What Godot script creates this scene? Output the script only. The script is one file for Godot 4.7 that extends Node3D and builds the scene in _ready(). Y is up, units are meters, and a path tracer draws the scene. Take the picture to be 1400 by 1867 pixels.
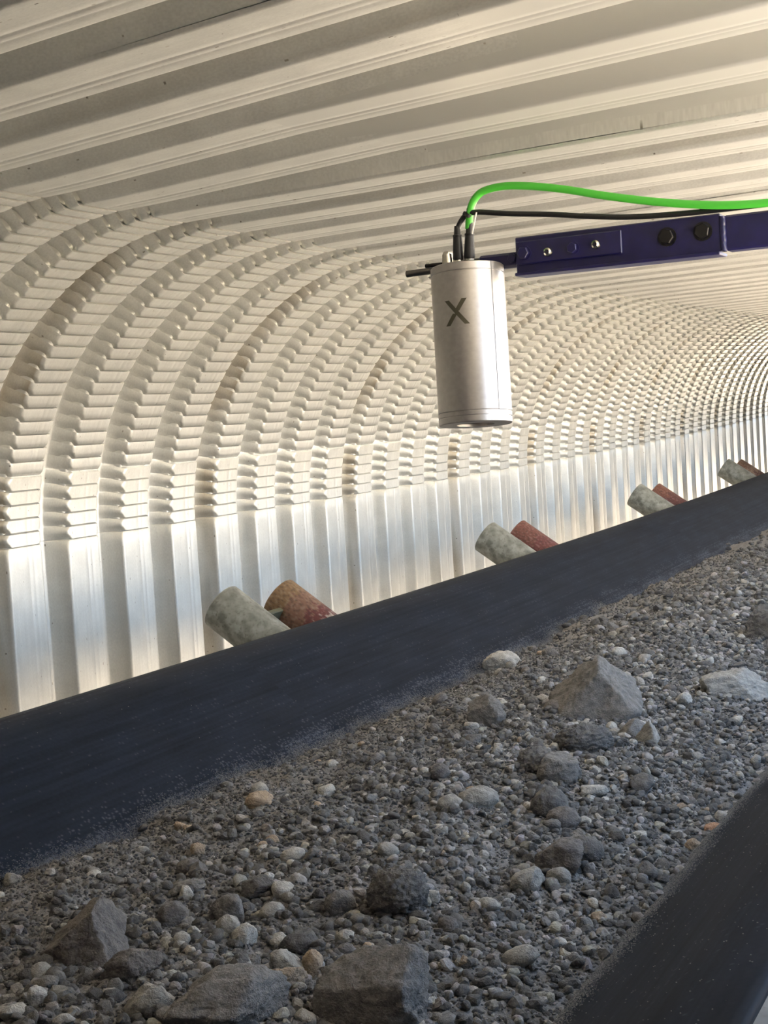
extends Node3D
# A belt conveyor under a curved corrugated hood, a cylindrical level sensor on an arm above the load.
# x runs across the belt, -z along it, y up; metres. The hood's inner crest plane is x = 0.

const PITCH := 0.2            # one rib of the corrugated sheet
const RAD := 0.6092           # inner radius of the crimped bend
const PHI := 1.5382           # angle where the crimps stop
const CURVE := 0.001964       # the line climbs: y += CURVE * z^2 ahead of z = 0
const CAM := Vector3(2.0619, 0.2126, 2.3332)
const BELT_L := Vector2(0.512, -0.21)
const BELT_MID := 1.173
const FLOOR_Y := -0.95

var rng := RandomNumberGenerator.new()
var taken := {}
var lump := FastNoiseLite.new()
var M := {}
var cam: Camera3D

# ---------------------------------------------------------------- helpers
func numbered(called: String) -> String:
	if not taken.has(called):
		taken[called] = 0
		return called
	taken[called] += 1
	return "%s_%03d" % [called, taken[called]]

func tag(o, label: String, category: String, group := "", kind := ""):
	if label: o.set_meta("label", label)
	if category: o.set_meta("category", category)
	if group: o.set_meta("group", group)
	if kind: o.set_meta("kind", kind)
	return o

func base(called: String, at := Vector3.ZERO) -> Node3D:
	var o := Node3D.new()
	o.name = numbered(called)
	add_child(o)
	o.position = at
	return o

func put(mesh: Mesh, called: String, mat: Material, parent: Node = null) -> MeshInstance3D:
	var o := MeshInstance3D.new()
	o.mesh = mesh
	o.material_override = mat
	o.cast_shadow = GeometryInstance3D.SHADOW_CASTING_SETTING_ON
	if parent == null:
		o.name = numbered(called)
		add_child(o)
	else:
		o.name = called
		parent.add_child(o, true)
	return o

func rise(z: float) -> float:
	return CURVE * z * z if z < 0.0 else 0.0

func grid_mesh(pts: PackedVector3Array, uvs: PackedVector2Array, cols: PackedColorArray, w: int, h: int, flip := false, groups := []) -> ArrayMesh:
	var st := SurfaceTool.new()
	st.begin(Mesh.PRIMITIVE_TRIANGLES)
	st.set_smooth_group(0)
	for i in pts.size():
		if groups.size() > 0: st.set_smooth_group(groups[i / w])
		if uvs.size() > 0: st.set_uv(uvs[i])
		if cols.size() > 0: st.set_color(cols[i])
		st.add_vertex(pts[i])
	for j in h - 1:
		if groups.size() > 0 and groups[j] != groups[j + 1]: continue
		for i in w - 1:
			var a := j * w + i
			if flip:
				for q in [a, a + w, a + 1, a + 1, a + w, a + w + 1]: st.add_index(q)
			else:
				for q in [a, a + 1, a + w, a + 1, a + w + 1, a + w]: st.add_index(q)
	st.generate_normals()
	return st.commit()

func begin() -> SurfaceTool:
	var st := SurfaceTool.new()
	st.begin(Mesh.PRIMITIVE_TRIANGLES)
	st.set_uv(Vector2.ZERO)
	return st

func done(st: SurfaceTool) -> ArrayMesh:
	st.generate_normals()
	return st.commit()

# chamfered box
func bx(st: SurfaceTool, c: Vector3, s: Vector3, ch := 0.0015, basis := Basis.IDENTITY):
	var h := s * 0.5
	ch = min(ch, min(h.x, min(h.y, h.z)) * 0.5)
	var faces := [[Vector3(1, 0, 0), Vector3(0, 1, 0), Vector3(0, 0, 1)], [Vector3(0, 1, 0), Vector3(0, 0, 1), Vector3(1, 0, 0)], [Vector3(0, 0, 1), Vector3(1, 0, 0), Vector3(0, 1, 0)]]
	var quads := []
	var ax := [h.x, h.y, h.z]
	for f in 3:
		for sg in [1.0, -1.0]:
			var n: Vector3 = faces[f][0] * sg
			var u: Vector3 = faces[f][1]
			var v: Vector3 = faces[f][2]
			var hu: float = ax[(f + 1) % 3] - ch
			var hv: float = ax[(f + 2) % 3] - ch
			var o: Vector3 = n * ax[f]
			quads.append([o - u * hu - v * hv, o + u * hu - v * hv, o + u * hu + v * hv, o - u * hu + v * hv])
	for f in 3:                                   # edge chamfers along axis f
		var a: Vector3 = faces[f][0]
		var u: Vector3 = faces[f][1]
		var v: Vector3 = faces[f][2]
		var la: float = ax[f] - ch
		var hu: float = ax[(f + 1) % 3]
		var hv: float = ax[(f + 2) % 3]
		for su in [1.0, -1.0]:
			for sv in [1.0, -1.0]:
				var p: Vector3 = u * su * hu + v * sv * (hv - ch)
				var q: Vector3 = u * su * (hu - ch) + v * sv * hv
				quads.append([p - a * la, p + a * la, q + a * la, q - a * la])
	for q in quads:
		var n: Vector3 = (q[1] - q[0]).cross(q[2] - q[0])
		var mid: Vector3 = (q[0] + q[1] + q[2] + q[3]) * 0.25
		var order := [0, 2, 1, 0, 3, 2] if n.dot(mid) > 0.0 else [0, 1, 2, 0, 2, 3]
		st.set_smooth_group(-1)
		for i in order: st.add_vertex(c + basis * q[i])
	for sx in [1.0, -1.0]:
		for sy in [1.0, -1.0]:
			for sz in [1.0, -1.0]:
				var t := [Vector3(sx * h.x, sy * (h.y - ch), sz * (h.z - ch)), Vector3(sx * (h.x - ch), sy * h.y, sz * (h.z - ch)), Vector3(sx * (h.x - ch), sy * (h.y - ch), sz * h.z)]
				var nn: Vector3 = (t[1] - t[0]).cross(t[2] - t[0])
				for i in ([0, 2, 1] if nn.dot(t[0]) > 0.0 else [0, 1, 2]): st.add_vertex(c + basis * t[i])

# lathe about +y of xf; profile of (radius, height); every ring pair flat along, smooth around
func lathe(st: SurfaceTool, prof: Array, n: int, xf := Transform3D.IDENTITY, sharp := true):
	var g := 1
	for k in prof.size() - 1:
		var p: Vector2 = prof[k]
		var q: Vector2 = prof[k + 1]
		st.set_smooth_group(g if sharp else 1)
		g += 1
		for i in n:
			var a0 := TAU * i / n
			var a1 := TAU * (i + 1) / n
			var A := xf * Vector3(p.x * cos(a0), p.y, p.x * sin(a0))
			var B := xf * Vector3(p.x * cos(a1), p.y, p.x * sin(a1))
			var C := xf * Vector3(q.x * cos(a1), q.y, q.x * sin(a1))
			var D := xf * Vector3(q.x * cos(a0), q.y, q.x * sin(a0))
			var u0 := float(i) / n
			var u1 := float(i + 1) / n
			if q.x > 1e-6:
				for e in [[A, u0, p.y], [B, u1, p.y], [C, u1, q.y]]:
					st.set_uv(Vector2(e[1], e[2])); st.add_vertex(e[0])
			if p.x > 1e-6:
				var third := [[A, u0, p.y], [C, u1, q.y], [D, u0, q.y]]
				for e in third:
					st.set_uv(Vector2(e[1], e[2])); st.add_vertex(e[0])

func along(a: Vector3, b: Vector3) -> Transform3D:       # +y from a to b
	var y := (b - a).normalized()
	var x := y.cross(Vector3(0.31, 0.2, 0.93)).normalized()
	return Transform3D(Basis(x, y, x.cross(y)), a)

func rod(st: SurfaceTool, a: Vector3, b: Vector3, r: float, n := 20, ch := 0.0008):
	var L := (b - a).length()
	lathe(st, [Vector2(0, 0), Vector2(r - ch, 0), Vector2(r, ch), Vector2(r, L - ch), Vector2(r - ch, L), Vector2(0, L)], n, along(a, b))

func tube(pts: Array, r: float, n := 12, sub := 8) -> ArrayMesh:
	var c := []
	for i in pts.size() - 1:
		var p0: Vector3 = pts[max(i - 1, 0)]
		var p1: Vector3 = pts[i]
		var p2: Vector3 = pts[i + 1]
		var p3: Vector3 = pts[min(i + 2, pts.size() - 1)]
		for k in sub: c.append(p1.cubic_interpolate(p2, p0, p3, float(k) / sub))
	c.append(pts[-1])
	var P := PackedVector3Array()
	var U := PackedVector2Array()
	var nrm := Vector3(0, 0, 1)
	for i in c.size():
		var t: Vector3 = ((c[min(i + 1, c.size() - 1)] as Vector3) - (c[max(i - 1, 0)] as Vector3)).normalized()
		nrm = (nrm - t * nrm.dot(t)).normalized()
		var b := t.cross(nrm)
		for k in n + 1:
			var a := TAU * k / n
			P.append((c[i] as Vector3) + (nrm * cos(a) + b * sin(a)) * r)
			U.append(Vector2(float(k) / n, i * 0.1))
	return grid_mesh(P, U, PackedColorArray(), n + 1, c.size(), true)

func hexbolt(st: SurfaceTool, at: Vector3, r: float, t: float, turn := 0.0):   # head with its axis along +z
	var xf := Transform3D(Basis(Vector3(1, 0, 0), PI / 2), at) * Transform3D(Basis(Vector3.UP, turn), Vector3.ZERO)
	lathe(st, [Vector2(0, 0), Vector2(r * 1.25, 0), Vector2(r * 1.25, t * 0.2), Vector2(r * 0.98, t * 0.2)], 20, xf)
	var st2 := [Vector2(r, t * 0.2), Vector2(r, t * 0.9), Vector2(r * 0.88, t), Vector2(0, t)]
	for k in st2.size() - 1:
		for i in 6:
			var a0 := TAU * i / 6
			var a1 := TAU * (i + 1) / 6
			var p: Vector2 = st2[k]
			var q: Vector2 = st2[k + 1]
			st.set_smooth_group(-1)
			var A := xf * Vector3(p.x * cos(a0), p.y, p.x * sin(a0))
			var B := xf * Vector3(p.x * cos(a1), p.y, p.x * sin(a1))
			var C := xf * Vector3(q.x * cos(a1), q.y, q.x * sin(a1))
			var D := xf * Vector3(q.x * cos(a0), q.y, q.x * sin(a0))
			for v in [A, B, C]: st.add_vertex(v)
			if q.x > 0: for v in [A, C, D]: st.add_vertex(v)

# ---------------------------------------------------------------- textures and materials
func mat(albedo: Color, rough := 0.6, metal := 0.0) -> StandardMaterial3D:
	var m := StandardMaterial3D.new()
	m.albedo_color = albedo
	m.roughness = rough
	m.metallic = metal
	m.cull_mode = BaseMaterial3D.CULL_DISABLED
	return m

func img_tex(im: Image) -> ImageTexture:
	im.generate_mipmaps()
	return ImageTexture.create_from_image(im)

# cloudy grain between two colours (sRGB), tileable, from two octaves of noise
func grain(a: Color, b: Color, c: Color, size := 256, f1 := 0.02, f2 := 0.15, seed_ := 1, hard := 1.0) -> Image:
	var n := FastNoiseLite.new()
	n.seed = seed_; n.frequency = f1; n.fractal_octaves = 4
	var n2 := FastNoiseLite.new()
	n2.seed = seed_ + 9; n2.frequency = f2; n2.fractal_octaves = 2
	var i1 := n.get_seamless_image(size, size)
	var i2 := n2.get_seamless_image(size, size)
	var im := Image.create(size, size, false, Image.FORMAT_RGB8)
	for y in size:
		for x in size:
			var t := clampf((i1.get_pixel(x, y).r - 0.5) * hard + 0.5, 0, 1)
			var g := i2.get_pixel(x, y).r
			var col := a.lerp(b, t)
			col = col.lerp(c, clampf((g - 0.62) * 4.0, 0, 1) * 0.6)
			im.set_pixel(x, y, col)
	return im

var relief_tex: ImageTexture
func relief(m: StandardMaterial3D, depth: float):
	if relief_tex == null:
		var n := FastNoiseLite.new()
		n.seed = 31; n.frequency = 0.045; n.fractal_octaves = 5; n.fractal_gain = 0.65
		relief_tex = img_tex(n.get_seamless_image(512, 512))
	m.heightmap_enabled = true
	m.heightmap_texture = relief_tex
	m.heightmap_scale = depth

func make_materials():
	# coated steel sheet: lengthwise rolling streaks, fine speckle, some short dark marks
	var n := FastNoiseLite.new(); n.seed = 3; n.frequency = 0.05; n.fractal_octaves = 3
	var sz := 1024
	var im := Image.create(sz, sz, false, Image.FORMAT_RGB8)
	var r := RandomNumberGenerator.new(); r.seed = 5
	var streak := PackedFloat32Array(); streak.resize(sz)
	for y in sz:
		for x in sz:
			var v := n.get_noise_2d(x * 1.6, y * 0.05) * 0.022 + n.get_noise_2d(x * 12.0, y * 2.0) * 0.05 + n.get_noise_2d(x * 0.25 + 400, y * 0.2) * 0.03
			var g := 0.9 + v
			im.set_pixel(x, y, Color(g, g, g * 0.985))
	for k in 200:
		var x := r.randi_range(0, sz - 4); var y := r.randi_range(0, sz - 12)
		var g := r.randf_range(0.45, 0.75)
		im.fill_rect(Rect2i(x, y, r.randi_range(1, 2), r.randi_range(2, 7)), Color(g, g * 0.96, g * 0.9))
	var sm := mat(Color(0.88, 0.88, 0.87), 0.48, 0.72)
	sm.albedo_texture = img_tex(im)
	sm.vertex_color_use_as_albedo = true
	M.sheet = sm
	# black rubber with wear lines along the run and dust held where the load ends
	var bw := 512
	var bh := 1024
	var bi := Image.create(bw, bh, false, Image.FORMAT_RGB8)
	var bn := FastNoiseLite.new(); bn.seed = 21; bn.frequency = 0.04; bn.fractal_octaves = 4
	for y in bh:
		for x in bw:
			var u := float(x) / bw
			var line := bn.get_noise_2d(x * 7.0, y * 0.04)
			var patch := bn.get_noise_2d(x * 1.2 + 300, y * 0.3)
			var fine := bn.get_noise_2d(x * 9.0 + 90, y * 9.0)
			var g := 0.165 + line * 0.032 + patch * 0.03 + fine * 0.02
			var col := Color(g * 0.76, g * 0.87, g * 1.07)
			var edge: float = min(absf(u - 0.215), absf(u - 0.775))
			var dust := clampf(1.0 - edge / 0.055, 0, 1)
			var speck := bn.get_noise_2d(x * 14.0 + 700, y * 14.0) + line * 0.35 + patch * 0.25
			if dust > 0.0 and speck > 0.55 - dust * 0.62:
				col = col.lerp(Color(0.5, 0.5, 0.51), 0.3 + 0.4 * clampf(speck, 0, 1))
			elif speck > 0.62:
				col = col.lerp(Color(0.42, 0.42, 0.43), 0.4)
			bi.set_pixel(x, y, col)
	var bm := mat(Color(1, 1, 1), 0.58)
	bm.metallic_specular = 0.14
	bm.albedo_texture = img_tex(bi)
	M.belt = bm
	# load
	var hm := mat(Color(1, 1, 1), 0.95)
	hm.albedo_texture = img_tex(grain(Color(0.41, 0.395, 0.375), Color(0.50, 0.485, 0.465), Color(0.60, 0.58, 0.55), 512, 0.03, 0.2, 40, 1.4))
	hm.uv1_triplanar = true; hm.uv1_world_triplanar = true; hm.uv1_scale = Vector3.ONE * 5.0
	relief(hm, 0.3)
	M.heap = hm
	var stone_tex := img_tex(grain(Color(0.72, 0.71, 0.7), Color(0.95, 0.94, 0.92), Color(1, 1, 0.98), 256, 0.03, 0.22, 60, 1.6))
	for e in [["grey", Color(0.56, 0.545, 0.52)], ["dark", Color(0.48, 0.465, 0.445)], ["brown", Color(0.52, 0.495, 0.47)], ["pale", Color(0.81, 0.795, 0.755)], ["light", Color(0.70, 0.685, 0.65)], ["tan", Color(0.74, 0.66, 0.56)], ["orange", Color(0.78, 0.61, 0.48)], ["white", Color(0.86, 0.85, 0.82)]]:
		var m := mat(e[1], 0.92)
		m.albedo_texture = stone_tex
		m.uv1_triplanar = true; m.uv1_world_triplanar = true; m.uv1_scale = Vector3.ONE * 11.0
		relief(m, 0.22)
		M["stone_" + e[0]] = m
	var gm := mat(Color(1, 1, 1), 0.95)
	gm.vertex_color_use_as_albedo = true
	gm.albedo_texture = stone_tex
	gm.uv1_triplanar = true; gm.uv1_world_triplanar = true; gm.uv1_scale = Vector3.ONE * 23.0
	relief(gm, 0.12)
	M.grit = gm
	# metals and paint
	var am := mat(Color(0.70, 0.69, 0.68), 0.36, 1.0)
	am.albedo_texture = img_tex(grain(Color(0.93, 0.925, 0.92), Color(1, 1, 1), Color(0.95, 0.945, 0.94), 256, 0.04, 0.2, 77, 1.3))
	am.uv1_triplanar = true; am.uv1_scale = Vector3.ONE * 7.0
	M.alu = am
	M.alu_dark = mat(Color(0.12, 0.12, 0.11), 0.5, 0.4)
	M.mark = mat(Color(0.25, 0.24, 0.18), 0.5, 0.2)
	M.steel = mat(Color(0.72, 0.70, 0.66), 0.25, 1.0)
	M.rod = mat(Color(0.45, 0.44, 0.42), 0.3, 1.0)
	M.oiled = mat(Color(0.16, 0.155, 0.15), 0.35, 0.7)
	var nb := mat(Color(0.07, 0.055, 0.26), 0.42)
	nb.clearcoat_enabled = true; nb.clearcoat = 0.3; nb.clearcoat_roughness = 0.25
	nb.albedo_texture = img_tex(grain(Color(0.8, 0.8, 0.85), Color(1, 1, 1), Color(1.0, 1.0, 0.95), 256, 0.02, 0.2, 91, 1.5))
	nb.uv1_triplanar = true; nb.uv1_scale = Vector3.ONE * 6.0
	M.navy = nb
	M.rubber = mat(Color(0.055, 0.05, 0.05), 0.5)
	M.cable_black = mat(Color(0.045, 0.045, 0.05), 0.45)
	M.cable_green = mat(Color(0.27, 0.67, 0.21), 0.42)
	M.white_tie = mat(Color(0.9, 0.89, 0.86), 0.4)
	var zn := mat(Color(1, 1, 1), 0.5, 0.25)
	zn.albedo_texture = img_tex(grain(Color(0.40, 0.40, 0.37), Color(0.60, 0.61, 0.58), Color(0.30, 0.285, 0.24), 256, 0.025, 0.09, 101, 2.2))
	zn.uv1_triplanar = true; zn.uv1_scale = Vector3.ONE * 4.0
	M.zinc = zn
	M.olive = mat(Color(0.34, 0.335, 0.26), 0.7)
	var pl := mat(Color(0.95, 0.96, 0.97), 0.55, 0.05)
	pl.albedo_texture = img_tex(grain(Color(0.86, 0.87, 0.88), Color(1, 1, 1), Color(0.9, 0.9, 0.9), 256, 0.03, 0.2, 111, 1.5))
	pl.uv1_triplanar = true; pl.uv1_scale = Vector3.ONE * 3.0
	M.plate = pl
	var gr := mat(Color(1, 1, 1), 0.95)
	gr.albedo_texture = img_tex(grain(Color(0.635, 0.59, 0.535), Color(0.75, 0.705, 0.645), Color(0.575, 0.53, 0.48), 512, 0.02, 0.2, 121, 1.5))
	gr.uv1_triplanar = true; gr.uv1_world_triplanar = true; gr.uv1_scale = Vector3.ONE * 0.4
	M.ground = gr

# painted idler shell worn to bands: colours along the axis, broken up by noise
func roller_mat(bands: Array, seed_: int) -> StandardMaterial3D:
	var n := FastNoiseLite.new(); n.seed = seed_; n.frequency = 0.06; n.fractal_octaves = 5
	var im := Image.create(256, 128, false, Image.FORMAT_RGB8)
	for y in 128:                                       # y: along the axis, 0.55 m
		for x in 256:
			var a := y / 128.0 * 0.55 + n.get_noise_2d(x * 1.2, y * 2.5) * 0.035
			var col: Color = bands[-1][1]
			for b in bands:
				if a < b[0]:
					col = b[1]
					break
			var d := n.get_noise_2d(x * 2.0 + 77, y * 6.0)
			col = col.lerp(Color(0.60, 0.57, 0.54), clampf((d - 0.15) * 2.0, 0, 0.35))
			col = col.lerp(Color(0.20, 0.15, 0.12), clampf((-d - 0.15) * 2.0, 0, 0.4))
			im.set_pixel(x, y, col)
	var m := mat(Color(1, 1, 1), 0.62)
	m.albedo_texture = img_tex(im)
	m.uv1_scale = Vector3(1, 1 / 0.55, 1)
	return m

# ---------------------------------------------------------------- corrugated hood
# one rib of the sheet: (distance along the run, height of the crest missing)
const DEEP := 0.05
const RIB := [[-0.0035, 0.0052], [-0.001, 0.0012], [0.0025, 0.0001], [0.0042, 0.0], [0.010, 0.0], [0.020, 0.0], [0.034, 0.0], [0.048, 0.0], [0.0590, 0.0], [0.0615, 0.0012], [0.0640, 0.0012], [0.0665, 0.0], [0.076, 0.0], [0.0780, 0.0007], [0.080, 0.0], [0.094, 0.0], [0.101, 0.0], [0.1032, 0.0001], [0.1058, 0.0010], [0.1085, 0.0046], [0.128, 0.047], [0.1315, 0.0497], [0.152, 0.05], [0.1700, 0.0497], [0.1735, 0.047], [0.185, 0.0265], [0.1942, 0.0085]]

func rib_columns(n: int) -> Array:
	var out := []
	for k in n:
		for e in RIB: out.append([k * PITCH + e[0], e[1], k])
	out.append([n * PITCH + RIB[0][0], RIB[0][1], n])
	return out

func stain(k: int, a: float, h: float, s: float, nz: FastNoiseLite) -> Color:
	# joints between sheets leak: brown runs on the web of the lapped rib
	var la := a - k * PITCH
	if k == 0 and la > 0.15:
		var t := clampf(nz.get_noise_2d(s * 60.0, la * 500.0) * 1.6 + 0.45, 0, 1)
		return Color(1, 1, 1).lerp(Color(0.5, 0.42, 0.31), t * 0.75)
	return Color(1, 1, 1)

# where a profile point goes in a crimp: groove pushes the crest back into the fold, notch bites the crest's edge back from the web
func fold(c: Array, groove: float, notch: float, deep: float, plain: bool) -> Vector2:
	var a: float = c[0]
	var h: float = c[1]
	if plain: return Vector2(a, h)
	var la: float = a - c[2] * PITCH
	if la > 0.058 and la < 0.082: h *= 0.35
	var crest := clampf(1.0 - h / (DEEP * 0.85), 0, 1)
	h += groove * crest * deep
	if la < 0.0045: a += notch * 0.0105
	elif la < 0.012: a += notch * 0.0065
	elif la < 0.024: a += notch * 0.002
	elif la > 0.193: a += notch * 0.0078
	elif la > 0.18: a += notch * 0.0042
	elif la > 0.172: a += notch * 0.001
	elif la > 0.1 and la < 0.112: a -= notch * notch * 0.003
	return Vector2(a, h)

func wall_sheet(nz: FastNoiseLite) -> ArrayMesh:
	var cols := rib_columns(4)
	var rows := []                                       # [s, phi, groove, notch, depth, plain]
	var groups := []
	for s in [-0.95, -0.6, -0.3, -0.12, -0.03, -0.004]: rows.append([s, 0.0, 0.0, 0.0, 0.0, true]); groups.append(0)
	rows.append([-0.0005, 0.0, 0.6, 0.7, 0.0046, false]); groups.append(0)
	var n := 31
	for i in n:
		var list := []                                   # [t, groove, notch, smooth group]
		if i < 5:
			# low on the bend: steep riser out of the fold, flat body, slope down into the next fold
			if i > 0: list = [[0.0, 1.0, 1.0, 1], [0.014, 0.0, 0.96, 1]]
			list += [[0.014, 0.0, 0.96, 2], [0.12, 0.0, 0.68, 2], [0.25, 0.0, 0.34, 2], [0.38, 0.0, 0.0, 2], [0.5, 0.0, 0.0, 2], [0.62, 0.0, 0.0, 2], [0.75, 0.0, 0.34, 2], [0.88, 0.0, 0.68, 2], [0.88, 0.0, 0.68, 3], [0.94, 0.5, 0.84, 3], [1.0, 1.0, 1.0, 3]]
		else:
			# overhead each row laps over the fold behind it
			list = [[-0.2 if i > 5 else 0.0, 1.0 if i > 5 else 0.44, 1.2 if i > 5 else 1.0, 3], [0.09, 0.22, 1.0, 3], [0.09, 0.22, 1.0, 2], [0.22, 0.08, 0.62, 2], [0.36, 0.0, 0.28, 2], [0.5, 0.0, 0.0, 2], [0.68, 0.0, 0.0, 2], [0.85, 0.0, 0.0, 2], [1.0, 0.04, 0.08, 2]]
			if i < n - 1: list += [[1.0, 0.04, 0.08, 1], [0.8, 1.0, 1.2, 1]]
		for e in list:
			var phi: float = PHI * (i + e[0]) / n
			rows.append([RAD * phi, phi, e[1], e[2], 0.0105 if i >= 5 else 0.0046, false])
			groups.append(e[3])
	var P := PackedVector3Array(); var U := PackedVector2Array(); var C := PackedColorArray()
	for r in rows:
		for c in cols:
			var q := fold(c, r[2], r[3], r[4] + nz.get_noise_2d(c[0] * 40.0, r[0] * 60.0) * 0.001, r[5])
			var h := q.y
			if r[5] and h < 0.003: h *= 0.5
			var x: float
			var y: float
			if r[0] <= 0.0:
				x = -h; y = r[0]
			else:
				x = RAD - (RAD + h) * cos(r[1]); y = (RAD + h) * sin(r[1])
			P.append(Vector3(x, y, -q.x))
			U.append(Vector2(c[0] / 0.8, r[0] / 0.8))
			C.append(stain(c[2], c[0], c[1], r[0], nz))
	var m := grid_mesh(P, U, C, cols.size(), rows.size(), false, groups)
	return outer(m, cols, true, 0.0, 0.0, 0.0)

func roof_at(t: float, h: float, slope: float) -> Vector2:
	var x0 := RAD - RAD * cos(PHI)
	var y0 := RAD * sin(PHI)
	var f: float = clampf(t / 0.12, 0, 1)                # the bend runs out over the first centimetres
	var sl: float = lerp(1.0 / tan(PHI), slope, f * 0.5 if t < 0.12 else 1.0)
	var y := y0 + (sl * t if t < 0.12 else slope * t + (1.0 / tan(PHI) - slope) * 0.06)
	var tilt := lerpf(PI / 2 - PHI, atan(slope), f)
	return Vector2(x0 + t - h * sin(tilt), y + h * cos(tilt))

func roof_sheet(slopes: Array, width: float, nz: FastNoiseLite) -> ArrayMesh:
	var cols := rib_columns(4)
	var rows := [0.0, 0.012, 0.03, 0.06, 0.1, 0.13, 0.2, 0.35, 0.55, 0.8, 1.05, 1.2, width]
	var P := PackedVector3Array(); var U := PackedVector2Array(); var C := PackedColorArray()
	for t in rows:
		for c in cols:
			var fo := fold(c, 0.0, 0.06, 0.0, t > 0.0)
			var h := fo.y
			var a := fo.x
			var q := roof_at(t, h, slopes[c[2]])
			P.append(Vector3(q.x, q.y + nz.get_noise_2d(t * 20.0, c[2] * 50.0) * 0.0015 * clampf(t * 4.0, 0, 1), -a))
			U.append(Vector2(c[0] / 0.8, (RAD * PHI + t) / 0.8))
			C.append(stain(c[2], c[0], c[1], 1.0 + t, nz).lerp(Color.WHITE, 0.6))
	var m := grid_mesh(P, U, C, cols.size(), rows.size())
	return outer(m, cols, false, slopes[0], slopes[4], width)

# weather side of the sheet
func outer(m: ArrayMesh, cols: Array, wall: bool, s0: float, s1: float, width: float) -> ArrayMesh:
	var P := PackedVector3Array()
	var off := 0.011
	var rows := []
	if wall:
		rows = [-0.95, -0.03]
		for i in 13: rows.append(RAD * PHI * i / 12.0 + 0.0001)
	else:
		rows = [0.0, 0.03, 0.13, 0.5, 1.0, width]
	for r in rows:
		for c in cols:
			var h: float = c[1] + off
			if wall:
				if r <= 0.0: P.append(Vector3(-h, r, -c[0]))
				else: P.append(Vector3(RAD - (RAD + h) * cos(r / RAD), (RAD + h) * sin(r / RAD), -c[0]))
			else:
				var q := roof_at(r, h, lerp(s0, s1, c[2] / 4.0) if c[2] < 4 else s1)
				P.append(Vector3(q.x, q.y, -c[0]))
	var w := cols.size()
	var st := SurfaceTool.new()
	st.create_from(m, 0)
	var o := PackedColorArray(); o.resize(P.size()); o.fill(Color.WHITE)
	var u := PackedVector2Array(); u.resize(P.size())
	st.append_from(grid_mesh(P, u, o, w, rows.size(), true), 0, Transform3D.IDENTITY)
	return st.commit()

func sheet_place(k0: int) -> Transform3D:
	var z0 := -k0 * PITCH
	var z1 := z0 - 0.8
	var y0 := rise(z0)
	var y1 := rise(z1)
	var up := atan2(y1 - y0, 0.8)
	return Transform3D(Basis(Vector3.RIGHT, up), Vector3(0, y0, z0))

func build_hood():
	var nz := FastNoiseLite.new(); nz.seed = 8; nz.frequency = 0.05
	var wm := wall_sheet(nz)
	var wall := base("wall_left")
	tag(wall, "crimped and curved corrugated steel wall of the hood, pale grey with vertical ribs", "wall", "", "structure")
	var roof := base("ceiling")
	tag(roof, "corrugated steel hood roof with ribs running across the conveyor", "ceiling", "", "structure")
	var far := roof_sheet([0.021, 0.021, 0.021, 0.021, 0.021], 1.34, nz)
	var lifted := roof_sheet([0.077, 0.077, 0.077, 0.077, 0.077], 1.4, nz)
	var lap := roof_sheet([0.077, 0.077, 0.077, 0.058, 0.021], 1.37, nz)
	for j in range(-5, 14):
		var k0 := -1 + 4 * j
		var xf := sheet_place(k0)
		put(wm, "curved_sheet", M.sheet, wall).transform = xf
		put(far if j >= 0 else (lap if j == -1 else lifted), "roof_sheet", M.sheet, roof).transform = xf
	# behind the camera the hood comes down on the right as well
	var right := base("wall_right")
	tag(right, "corrugated hood wall on the open side, behind the viewpoint and far ahead", "wall", "", "structure")
	for j in [-5, -4, -3, -2, 6, 7, 8, 9, 10, 11, 12, 13]:
		var o := put(wm, "curved_sheet", M.sheet, right)
		o.transform = Transform3D(Basis(Vector3(-1, 0, 0), Vector3(0, 1, 0), Vector3(0, 0, 1)), Vector3(2.58, 0.11 if j < 0 else 0.04, 0.0)) * sheet_place(-1 + 4 * j)
	var st := begin()
	bx(st, Vector3(2.6, -0.87, 2.6), Vector3(0.08, 0.18, 3.3), 0.004)
	tag(put(done(st), "baseboard_right", M.olive), "low kerb under the hood wall behind the viewpoint", "kerb", "", "structure")
	# the tail end is boarded up
	st = begin()
	bx(st, Vector3(1.29, -0.1, 4.25), Vector3(2.75, 1.75, 0.05), 0.003)
	tag(put(done(st), "wall_back", M.navy), "dark painted end board closing the hood behind the viewpoint", "wall", "", "structure")

# ---------------------------------------------------------------- belt and load
func belt_profile() -> PackedVector2Array:               # top face, left edge to right edge
	var half := PackedVector2Array()
	var p := BELT_L
	half.append(p)
	var s := 0.0
	while p.x < BELT_MID - 0.002:
		s += 0.01
		var a := 36.5
		if s < 0.13: a = lerpf(2.0, 37.0, smoothstep(-0.02, 0.11, s))
		elif s > 0.40: a = lerpf(36.5, 0.0, smoothstep(0.40, 0.56, s))
		p += Vector2(cos(deg_to_rad(a)), -sin(deg_to_rad(a))) * 0.01
		half.append(p)
	half[-1] = Vector2(BELT_MID, half[-1].y)
	for i in range(half.size() - 2, -1, -1): half.append(Vector2(2 * BELT_MID - half[i].x, half[i].y))
	return half

var belt_prof: PackedVector2Array
func belt_y(x: float) -> float:
	for i in belt_prof.size() - 1:
		if x <= belt_prof[i + 1].x:
			return lerpf(belt_prof[i].y, belt_prof[i + 1].y, clampf((x - belt_prof[i].x) / (belt_prof[i + 1].x - belt_prof[i].x), 0, 1))
	return belt_prof[-1].y

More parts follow.
